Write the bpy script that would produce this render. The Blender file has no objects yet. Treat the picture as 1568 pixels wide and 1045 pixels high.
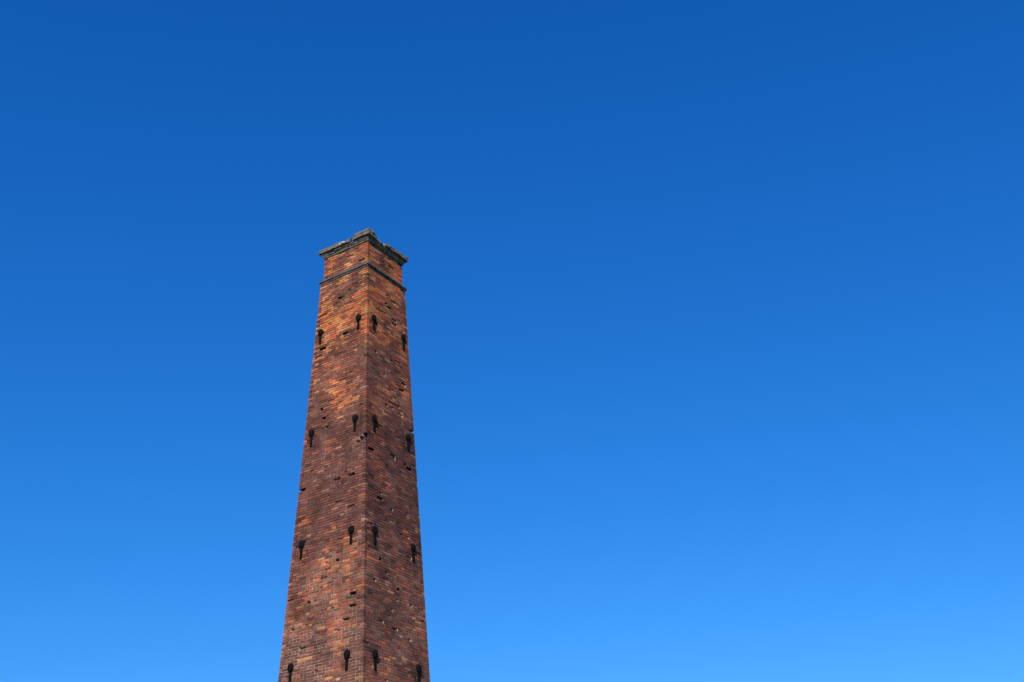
import bpy, math, random
from mathutils import Vector, Matrix, noise
random.seed(7)
R=random.random
D=30.0; A0=-0.1392; PHI=0.234
AX=Vector((D*math.sin(A0), D*math.cos(A0),0))
def sw(z): return 1.0634-0.0396*(z-15)
scene=bpy.context.scene

# ---------------------------------------------------------------- helpers
def node_mat(name):
    m=bpy.data.materials.new(name); m.use_nodes=True
    return m, m.node_tree.nodes, m.node_tree.links
def mesh_obj(name,verts,faces,mat,parent=None,cols=None,loc=None):
    me=bpy.data.meshes.new(name); me.from_pydata(verts,[],faces); me.update()
    if cols:
        at=me.color_attributes.new("Col",'FLOAT_COLOR','CORNER')
        buf=[]
        for p,c in zip(me.polygons,cols):
            buf.extend((c[0],c[1],c[2],1.0)*p.loop_total)
        at.data.foreach_set("color",buf)
    me.materials.append(mat)
    o=bpy.data.objects.new(name,me); scene.collection.objects.link(o)
    if parent: o.parent=parent
    return o

def cdir(k):
    a=PHI+k*math.pi/2
    return Vector((math.sin(a),-math.cos(a),0))
def frame(k):
    c0=cdir(k); c1=cdir((k+1)%4)
    d=(c1-c0).normalized(); n=(c0+c1).normalized()
    return c0,d,n
FR=[frame(k) for k in range(4)]

class Acc:
    def __init__(s): s.v=[];s.f=[];s.c=[]
acc=Acc()
def box(acc,k,s,t0,t1,z0,z1,out,depth,col,jit=0.0,slope=0.0):
    c0,d,n=FR[k]
    b=len(acc.v); r2=s*math.sqrt(2)
    for zz in (z0,z1):
        for (tt,oo) in ((t0,out),(t1,out),(t1,out-depth),(t0,out-depth)):
            j=jit if oo==out else 0
            p=c0*r2+d*(tt+(R()-.5)*j*2)+n*(oo+(R()-.5)*j*1.5 + slope*(zz-z0))
            acc.v.append((p.x,p.y,zz+(R()-.5)*j))
    acc.f+= [(b,b+1,b+5,b+4),(b+1,b+2,b+6,b+5),(b+3,b,b+4,b+7),(b+4,b+5,b+6,b+7),(b+3,b+2,b+1,b)]
    acc.c+=[col]*5

ORANGE=(.52,.130,.038); RED=(.27,.067,.033); BROWN=(.150,.054,.036); MAROON=(.102,.034,.027)
OCHRE=(.48,.20,.065); DARK=(.032,.019,.017); PALE=(.38,.21,.13); TAN=(.23,.103,.063)
def lerp(a,b,t): return tuple(x+(y-x)*t for x,y in zip(a,b))
def sm(a,b,x):
    t=max(0,min(1,(x-a)/(b-a))); return t*t*(3-2*t)
def pick(w):
    tot=sum(x for _,x in w); r=R()*tot
    for c,x in w:
        r-=x
        if r<=0: return c
    return w[-1][0]
def mean(w):
    tot=sum(x for _,x in w)
    return tuple(sum(c[i]*x for c,x in w)/tot for i in range(3))
def brick_col(k,t,z):
    p=Vector((t*1.1+k*17.3, z*.9, k*5.1))
    n1=noise.noise(p*0.9)
    n2=noise.noise(p*2.3+Vector((9,3,1)))
    n3=noise.noise(p*1.6+Vector((2,7,30)))
    top=sm(17.6,18.9,z); midu=sm(15.6,16.4,z)*(1-top); low=1-sm(12.0,13.0,z)
    mid=max(0,1-top-midu-low)
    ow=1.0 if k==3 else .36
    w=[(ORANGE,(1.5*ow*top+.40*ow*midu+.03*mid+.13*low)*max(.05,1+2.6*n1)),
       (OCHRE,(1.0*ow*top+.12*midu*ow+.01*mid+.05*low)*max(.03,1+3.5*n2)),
       (RED,.8*top+.7*midu+.4*mid+.7*low),
       (BROWN,(.55*top+1.3*midu+1.3*mid+1.4*low)*max(.15,1-2*n1)),
       (MAROON,(.35*top+.6*midu+1.5*mid+.7*low)*max(.15,1-2*n1)),
       (DARK,(.12*top+.10*midu+.11*mid+.12*low)*max(.1,1-3*n2)),
       (TAN,.3*top+.5*midu+.2*mid+.8*low),
       (PALE,.03*top+.04*midu+.01*mid+.05*low)]
    c=lerp(mean(w),pick(w),.68)
    g=(.85+.30*R())*(1+.35*n3)
    return tuple(x*g for x in c)
def mortar_col(k,t,z):
    n=noise.noise(Vector((t*1.3+k*11,z*1.0,4.2)))
    n2=noise.noise(Vector((t*4+k*11,z*5.0,8.2)))
    L=.12+.66*(1-sm(10.5,13.0,z))+.3*sm(16,16.5,z)*(1-sm(16.8,17.5,z))+1.0*n+.9*n2
    L=max(0,min(1,L))
    return lerp((.040,.024,.020),(.50,.40,.30),L)

ANCH=[]
for r in range(-3,4):
    zc=9.432+3.091*r
    if zc<1: continue
    ANCH+= [(3,.4708-.061*r,zc),(3,2*sw(zc)-(.3789-.0568*r),zc),(0,.4128-.047*r,zc),(0,2*sw(zc)-(.4753-.0737*r),zc)]
HOLES=[('L',.94,19.75),('L',.79,18.51),('L',.15,15.07),('L',.94,14.13),('L',.55,14.17),('L',1.31,15.74),('L',.81,11.93),('L',.4,11.01),('L',1.76,11.03),('L',.62,10.39),('L',1.51,16.33),('L',1.87,9.96),('R',.85,19.55),('R',.42,17.84),('R',.8,16.38),('R',1.17,19.21),('R',.54,13.57),('R',.63,11.92),('R',1.13,14.92),('R',1.11,10.33),('R',1.02,13.4),('R',1.85,14.8),('R',.64,10.38),('R',1.59,17.07),('R',1.38,11.33)]
HH=[(3 if f=='L' else 0,u,z) for f,u,z in HOLES]

def course(z,h,s,idx,slope,neck=False):
    W=2*s; hd=.110
    header=(idx%4==2)
    rev=idx%2==1
    bl=.113 if header else .226
    for k in range(4):
        a,b=(hd,W) if rev else (0,W-hd)
        n=max(1,round((b-a)/bl)); bw=(b-a)/n
        for i in range(n):
            t0=a+i*bw; t1=t0+bw
            tc=(t0+t1)/2
            near = tc if k==0 else (W-tc if k==3 else tc)
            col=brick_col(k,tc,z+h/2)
            miss=False; rec=0
            for (hk,u,hz) in HH:
                if hk==k and abs(hz-(z+h/2))<h*.55 and abs(near-u)<bl*.5: miss=True
            for (ak,u,az) in ANCH:
                if ak==k and abs(near-u)<.16 and -.45<(z-az)<.2:
                    if R()<.5: col=tuple(x*.55 for x in col)
            q=R()
            if q<.002: miss=True
            elif q<.025: rec=.012+.02*R()
            if neck: miss=False
            mc=mortar_col(k,tc,z)
            first=t0<1e-6; last=abs(t1-W)<1e-6
            if not miss:
                box(acc,k,s,t0+(.010 if first else 0),t1-(.010 if last else 0),z,z+h,-.009-rec,.09,mc,0,0)
                e0=.006;e1=.006
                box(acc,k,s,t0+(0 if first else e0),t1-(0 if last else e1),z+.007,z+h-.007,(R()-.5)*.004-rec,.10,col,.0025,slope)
h=.0735
zz=0.0; i=0
while zz<20.42:
    course(zz,h,sw(zz+h/2),i,-.0396); zz+=h; i+=1
SHT=zz
NZ0=SHT+.15
zn=NZ0
while zn<21.26:
    course(zn,h,.79,i,0,True); zn+=h; i+=1
NZ1=zn
# ---------------------------------------------------------------- materials
m_brick,N,L=node_mat("weathered_brick")
bs=N["Principled BSDF"]; bs.inputs["Roughness"].default_value=.9; bs.inputs["Specular IOR Level"].default_value=.25
vc=N.new("ShaderNodeVertexColor"); vc.layer_name="Col"
tc=N.new("ShaderNodeTexCoord")
n1=N.new("ShaderNodeTexNoise"); n1.inputs["Scale"].default_value=22; n1.inputs["Detail"].default_value=6
n2=N.new("ShaderNodeTexNoise"); n2.inputs["Scale"].default_value=1.7; n2.inputs["Detail"].default_value=7; n2.inputs["Roughness"].default_value=.65
L.new(tc.outputs["Object"],n1.inputs["Vector"]); L.new(tc.outputs["Object"],n2.inputs["Vector"])
r1=N.new("ShaderNodeMapRange"); r1.inputs[1].default_value=.3; r1.inputs[2].default_value=.7; r1.inputs[3].default_value=.7; r1.inputs[4].default_value=1.25
r2=N.new("ShaderNodeMapRange"); r2.inputs[1].default_value=.35; r2.inputs[2].default_value=.65; r2.inputs[3].default_value=.70; r2.inputs[4].default_value=1.28
L.new(n1.outputs[0],r1.inputs[0]); L.new(n2.outputs[0],r2.inputs[0])
mu=N.new("ShaderNodeMath"); mu.operation='MULTIPLY'; L.new(r1.outputs[0],mu.inputs[0]); L.new(r2.outputs[0],mu.inputs[1])
vm=N.new("ShaderNodeVectorMath"); vm.operation='SCALE'; L.new(vc.outputs[0],vm.inputs[0]); L.new(mu.outputs[0],vm.inputs["Scale"])
L.new(vm.outputs[0],bs.inputs["Base Color"])
bp=N.new("ShaderNodeBump"); bp.inputs["Strength"].default_value=.6; bp.inputs["Distance"].default_value=.012
L.new(n1.outputs[0],bp.inputs["Height"]); L.new(bp.outputs[0],bs.inputs["Normal"])

def simple(name,c1,c2,scale,rough=.85,metal=0,spec=.3):
    m,N,L=node_mat(name); b=N["Principled BSDF"]; b.inputs["Roughness"].default_value=rough; b.inputs["Metallic"].default_value=metal
    b.inputs["Specular IOR Level"].default_value=spec
    t=N.new("ShaderNodeTexCoord"); n=N.new("ShaderNodeTexNoise"); n.inputs["Scale"].default_value=scale; n.inputs["Detail"].default_value=8; n.inputs["Roughness"].default_value=.65
    L.new(t.outputs["Object"],n.inputs["Vector"])
    r=N.new("ShaderNodeValToRGB"); r.color_ramp.elements[0].position=.36; r.color_ramp.elements[1].position=.64
    r.color_ramp.elements[0].color=(*c1,1); r.color_ramp.elements[1].color=(*c2,1)
    L.new(n.outputs[0],r.inputs[0]); L.new(r.outputs[0],b.inputs["Base Color"])
    q=N.new("ShaderNodeBump"); q.inputs["Strength"].default_value=.6; q.inputs["Distance"].default_value=.02
    L.new(n.outputs[0],q.inputs["Height"]); L.new(q.outputs[0],b.inputs["Normal"])
    return m
m_stone=simple("lichened_cap_stone",(.055,.048,.040),(.23,.195,.145),8)
m_dark=simple("weathered_dark_moulding",(.035,.032,.030),(.15,.13,.11),9)
m_light=simple("pale_bedding_mortar",(.20,.18,.15),(.55,.50,.43),9)
m_iron=simple("blackened_iron",(.004,.004,.0045),(.010,.008,.007),14,.9,0,.08)
m_core=simple("dark_core",(.010,.008,.007),(.03,.022,.018),4)  # near-black colour puts shade into the holes left by missing bricks
m_grass=simple("grass",(.035,.06,.018),(.07,.10,.03),.35)
# ---------------------------------------------------------------- chimney
ch=bpy.data.objects.new("brick_chimney",None); scene.collection.objects.link(ch); ch.location=AX
mesh_obj("brickwork",acc.v,acc.f,m_brick,ch,acc.c)
def ringbox(name,lv,mat,inner=None):
    v=[];f=[]
    for z,s in lv:
        for k in range(4):
            p=cdir(k)*s*math.sqrt(2); v.append((p.x,p.y,z))
    n=len(lv)
    for j in range(n-1):
        for k in range(4):
            a=j*4+k;b=j*4+(k+1)%4; f.append((a,b,b+4,a+4))
    if inner:
        b0=len(v)
        for z in (lv[0][0],lv[-1][0]):
            for k in range(4):
                p=cdir(k)*inner*math.sqrt(2); v.append((p.x,p.y,z))
        for k in range(4):
            k2=(k+1)%4
            f.append((b0+k2,b0+k,b0+4+k,b0+4+k2))
            f.append((k2,k,b0+k,b0+k2))
            t=(n-1)*4; f.append((t+k,t+k2,b0+4+k2,b0+4+k))
    return mesh_obj(name,v,f,mat,ch)
ringbox("flue_core",[(0,sw(0)-.093),(SHT,sw(SHT)-.093),(SHT+.01,.70),(NZ1,.70)],m_core,.50)
def bed(name,s,z0,z1,mat,length=.45,jit=.006,depth=.25,skip=None,zj=.004):
    a=Acc()
    W=2*s
    for k in range(4):
        lo,hi=(0,W-depth)
        n=max(1,round((hi-lo)/length)); w=(hi-lo)/n
        for i in range(n):
            t0=lo+i*w; t1=t0+w-.008
            if i==n-1: t1=hi-.004
            if skip and skip(k,t0,t1,W): continue
            o=(R()-.5)*.012
            box(a,k,s,t0,t1,z0+R()*zj,z1-R()*zj,o,depth,(1,1,1),jit,0)
    ob=mesh_obj(name,a.v,a.f,mat,ch)
    bv=ob.modifiers.new("bev",'BEVEL'); bv.width=.008; bv.segments=1
    return ob
bed("string_course_lower",.865,SHT+.002,SHT+.05,m_dark,.35)
bed("string_course_upper",.895,SHT+.054,SHT+.125,m_dark,.6)
bed("string_course_weathering",.83,SHT+.127,SHT+.149,m_light,.5)
bed("cap_corbel_lower",.820,NZ1+.002,NZ1+.07,m_dark,.24)
bed("cap_bedding",.845,NZ1+.072,NZ1+.092,m_light,.24,.006)
bed("cap_corbel_upper",.865,NZ1+.094,NZ1+.155,m_dark,.24)
CZ=NZ1+.158
def slab(name,k,u0,u1,z0,th,s,mat,depth=.33,seed=0,amp=.02,near=True,tilt=0):
    W=2*s
    t0,t1=(u0,u1) if k==0 else (W-u1,W-u0)
    c0,d,n=FR[k]; r2=s*math.sqrt(2)
    nx=max(2,int((t1-t0)/.05)); ny=4; nz=3
    v=[];f=[];idx={}
    def pt(i,j,l):
        key=(i,j,l)
        if key in idx: return idx[key]
        p=c0*r2+d*(t0+(t1-t0)*i/nx)+n*(-depth*j/ny)+Vector((0,0,z0+th*l/nz+tilt*i/nx*l/nz))
        q=p*9+Vector((seed,seed*2,0))
        o=noise.noise_vector(q)*amp+noise.noise_vector(q*2.7)*amp*.5
        if l==0: o.z*=.2
        idx[key]=len(v); v.append(tuple(p+o)); return idx[key]
    for i in range(nx):
        for j in range(ny):
            f.append((pt(i,j,nz),pt(i+1,j,nz),pt(i+1,j+1,nz),pt(i,j+1,nz)))
            f.append((pt(i,j,0),pt(i,j+1,0),pt(i+1,j+1,0),pt(i+1,j,0)))
        for l in range(nz):
            f.append((pt(i,0,l),pt(i+1,0,l),pt(i+1,0,l+1),pt(i,0,l+1)))
            f.append((pt(i,ny,l),pt(i,ny,l+1),pt(i+1,ny,l+1),pt(i+1,ny,l)))
    for j in range(ny):
        for l in range(nz):
            f.append((pt(0,j,l),pt(0,j,l+1),pt(0,j+1,l+1),pt(0,j+1,l)))
            f.append((pt(nx,j,l),pt(nx,j+1,l),pt(nx,j+1,l+1),pt(nx,j,l+1)))
    return mesh_obj(name,v,f,mat,ch)
S=.92
W=2*S
slab("cap_slab_1",3,1.10,W,CZ,.11,S,m_stone,seed=1,amp=.022)
slab("cap_slab_2",3,0.0,.60,CZ,.10,S,m_stone,seed=2,amp=.016)
slab("cap_slab_3",3,0.0,.54,CZ+.102,.065,S,m_stone,.30,seed=3,amp=.03,tilt=.01)
slab("cap_slab_4",0,.335,.42,CZ,.10,S-.01,m_stone,seed=4,amp=.035)
slab("cap_slab_5",0,.80,W-.01,CZ,.09,S,m_stone,seed=5,amp=.024,tilt=.03)
slab("cap_slab_6",1,.34,W,CZ,.10,S,m_stone,seed=6)
slab("cap_slab_7",2,.34,1.4,CZ,.10,S,m_stone,seed=7)
slab("cap_slab_8",0,1.15,1.50,CZ+.10,.05,S-.05,m_stone,.25,seed=8,amp=.035)
slab("cap_fragment_1",3,.66,.82,CZ,.07,S-.02,m_stone,.2,seed=9,amp=.045)
slab("cap_fragment_2",3,.86,1.08,CZ+.01,.07,S+.02,m_light,.12,seed=10,amp=.045)
slab("cap_fragment_3",0,.45,.72,CZ,.035,S-.03,m_light,.25,seed=11,amp=.03)
slab("cap_fragment_4",0,.55,.68,CZ+.03,.05,S-.08,m_stone,.2,seed=12,amp=.04)
def anchor(i,k,u,z):
    s=sw(z); W=2*s; t=u if k==0 else W-u
    c0,d,n=FR[k]
    p=c0*s*math.sqrt(2)+d*t+Vector((0,0,z))
    upv=(Vector((0,0,1))+n*(-.0396)).normalized(); nn=d.cross(upv).normalized()
    if nn.dot(n)<0: nn=-nn
    v=[];f=[]
    def addbox(x0,x1,y0,y1,z0,z1,tap=1):
        b=len(v)
        for zc,m in((z0,1 if tap>=1 else tap),(z1,1)):
            for (x,y) in((x0*m,y0),(x1*m,y0),(x1*m,y1),(x0*m,y1)):
                v.append(tuple(p+d*x+nn*y+upv*zc))
        f.extend([(b,b+1,b+5,b+4),(b+1,b+2,b+6,b+5),(b+2,b+3,b+7,b+6),(b+3,b,b+4,b+7),(b+4,b+5,b+6,b+7),(b+3,b+2,b+1,b)])
    addbox(-.036,.036,-.02,.03,-.27,.06,.85)
    cz=.10; b=len(v); seg=16
    prof=[(.085,-.02),(.085,.03),(.072,.055),(.045,.07),(.02,.075)]
    for r,y in prof:
        for a in range(seg):
            th=2*math.pi*a/seg
            v.append(tuple(p+d*r*math.cos(th)+upv*(cz+r*math.sin(th)*1.3)+nn*y))
    for j in range(len(prof)-1):
        for a in range(seg):
            a2=(a+1)%seg
            f.append((b+j*seg+a,b+j*seg+a2,b+(j+1)*seg+a2,b+(j+1)*seg+a))
    f.append(tuple(b+(len(prof)-1)*seg+a for a in range(seg)))
    mesh_obj("tie_plate_%d"%i,v,f,m_iron,ch)
for i,(k,u,z) in enumerate(ANCH): anchor(i,k,u,z)
mesh_obj("ground",[(-3000,-3000,0),(3000,-3000,0),(3000,3000,0),(-3000,3000,0)],[(0,1,2,3)],m_grass)
# ---------------------------------------------------------------- camera
f,th,ro=1888.4,.5168,-.0487
cd=bpy.data.cameras.new("camera"); cam=bpy.data.objects.new("camera",cd); scene.collection.objects.link(cam)
cd.sensor_width=36; cd.lens=36*f/1568; cd.clip_end=10000
r=Vector((1,0,0)); u=Vector((0,-math.sin(th),math.cos(th))); fw=Vector((0,math.cos(th),math.sin(th)))
r2=r*math.cos(ro)+u*math.sin(ro); u2=-r*math.sin(ro)+u*math.cos(ro)
M=Matrix((r2,u2,-fw)).transposed().to_4x4(); M.translation=Vector((0,0,1.6)); cam.matrix_world=M
scene.camera=cam
# ---------------------------------------------------------------- light
SE=math.radians(36); SA=math.radians(-8)
sd=Vector((math.sin(SA)*math.cos(SE),-math.cos(SA)*math.cos(SE),math.sin(SE)))
ld=bpy.data.lights.new("sun",'SUN'); ld.energy=4.9; ld.angle=math.radians(.5); ld.color=(1,.95,.86)
lo=bpy.data.objects.new("sun",ld); scene.collection.objects.link(lo)
lo.rotation_euler=sd.to_track_quat('Z','Y').to_euler(); lo.location=(0,-20,40)
w=bpy.data.worlds.new("World"); scene.world=w; w.use_nodes=True
N=w.node_tree.nodes; L=w.node_tree.links
sky=N.new("ShaderNodeTexSky"); sky.sky_type='NISHITA'; sky.sun_disc=False
sky.sun_elevation=SE; sky.sun_rotation=math.atan2(sd.x,sd.y)
sky.altitude=0; sky.air_density=1.0; sky.dust_density=.3; sky.ozone_density=4
bg=N["Background"]; bg.inputs[1].default_value=.1
sp=N.new("ShaderNodeSeparateColor"); cb=N.new("ShaderNodeCombineColor"); L.new(sky.outputs[0],sp.inputs[0])
for ch_i,(g,ga) in enumerate(((1.68,2.02),(1.22,1.145),(1.57,.87))):
    a=N.new("ShaderNodeMath"); a.operation='MULTIPLY'; a.inputs[1].default_value=.1
    b=N.new("ShaderNodeMath"); b.operation='POWER'; b.inputs[1].default_value=ga
    c=N.new("ShaderNodeMath"); c.operation='MULTIPLY'; c.inputs[1].default_value=g*10
    L.new(sp.outputs[ch_i],a.inputs[0]); L.new(a.outputs[0],b.inputs[0]); L.new(b.outputs[0],c.inputs[0]); L.new(c.outputs[0],cb.inputs[ch_i])
L.new(cb.outputs[0],bg.inputs[0])
scene.view_settings.view_transform='Standard'; scene.view_settings.look='None'; scene.view_settings.exposure=0
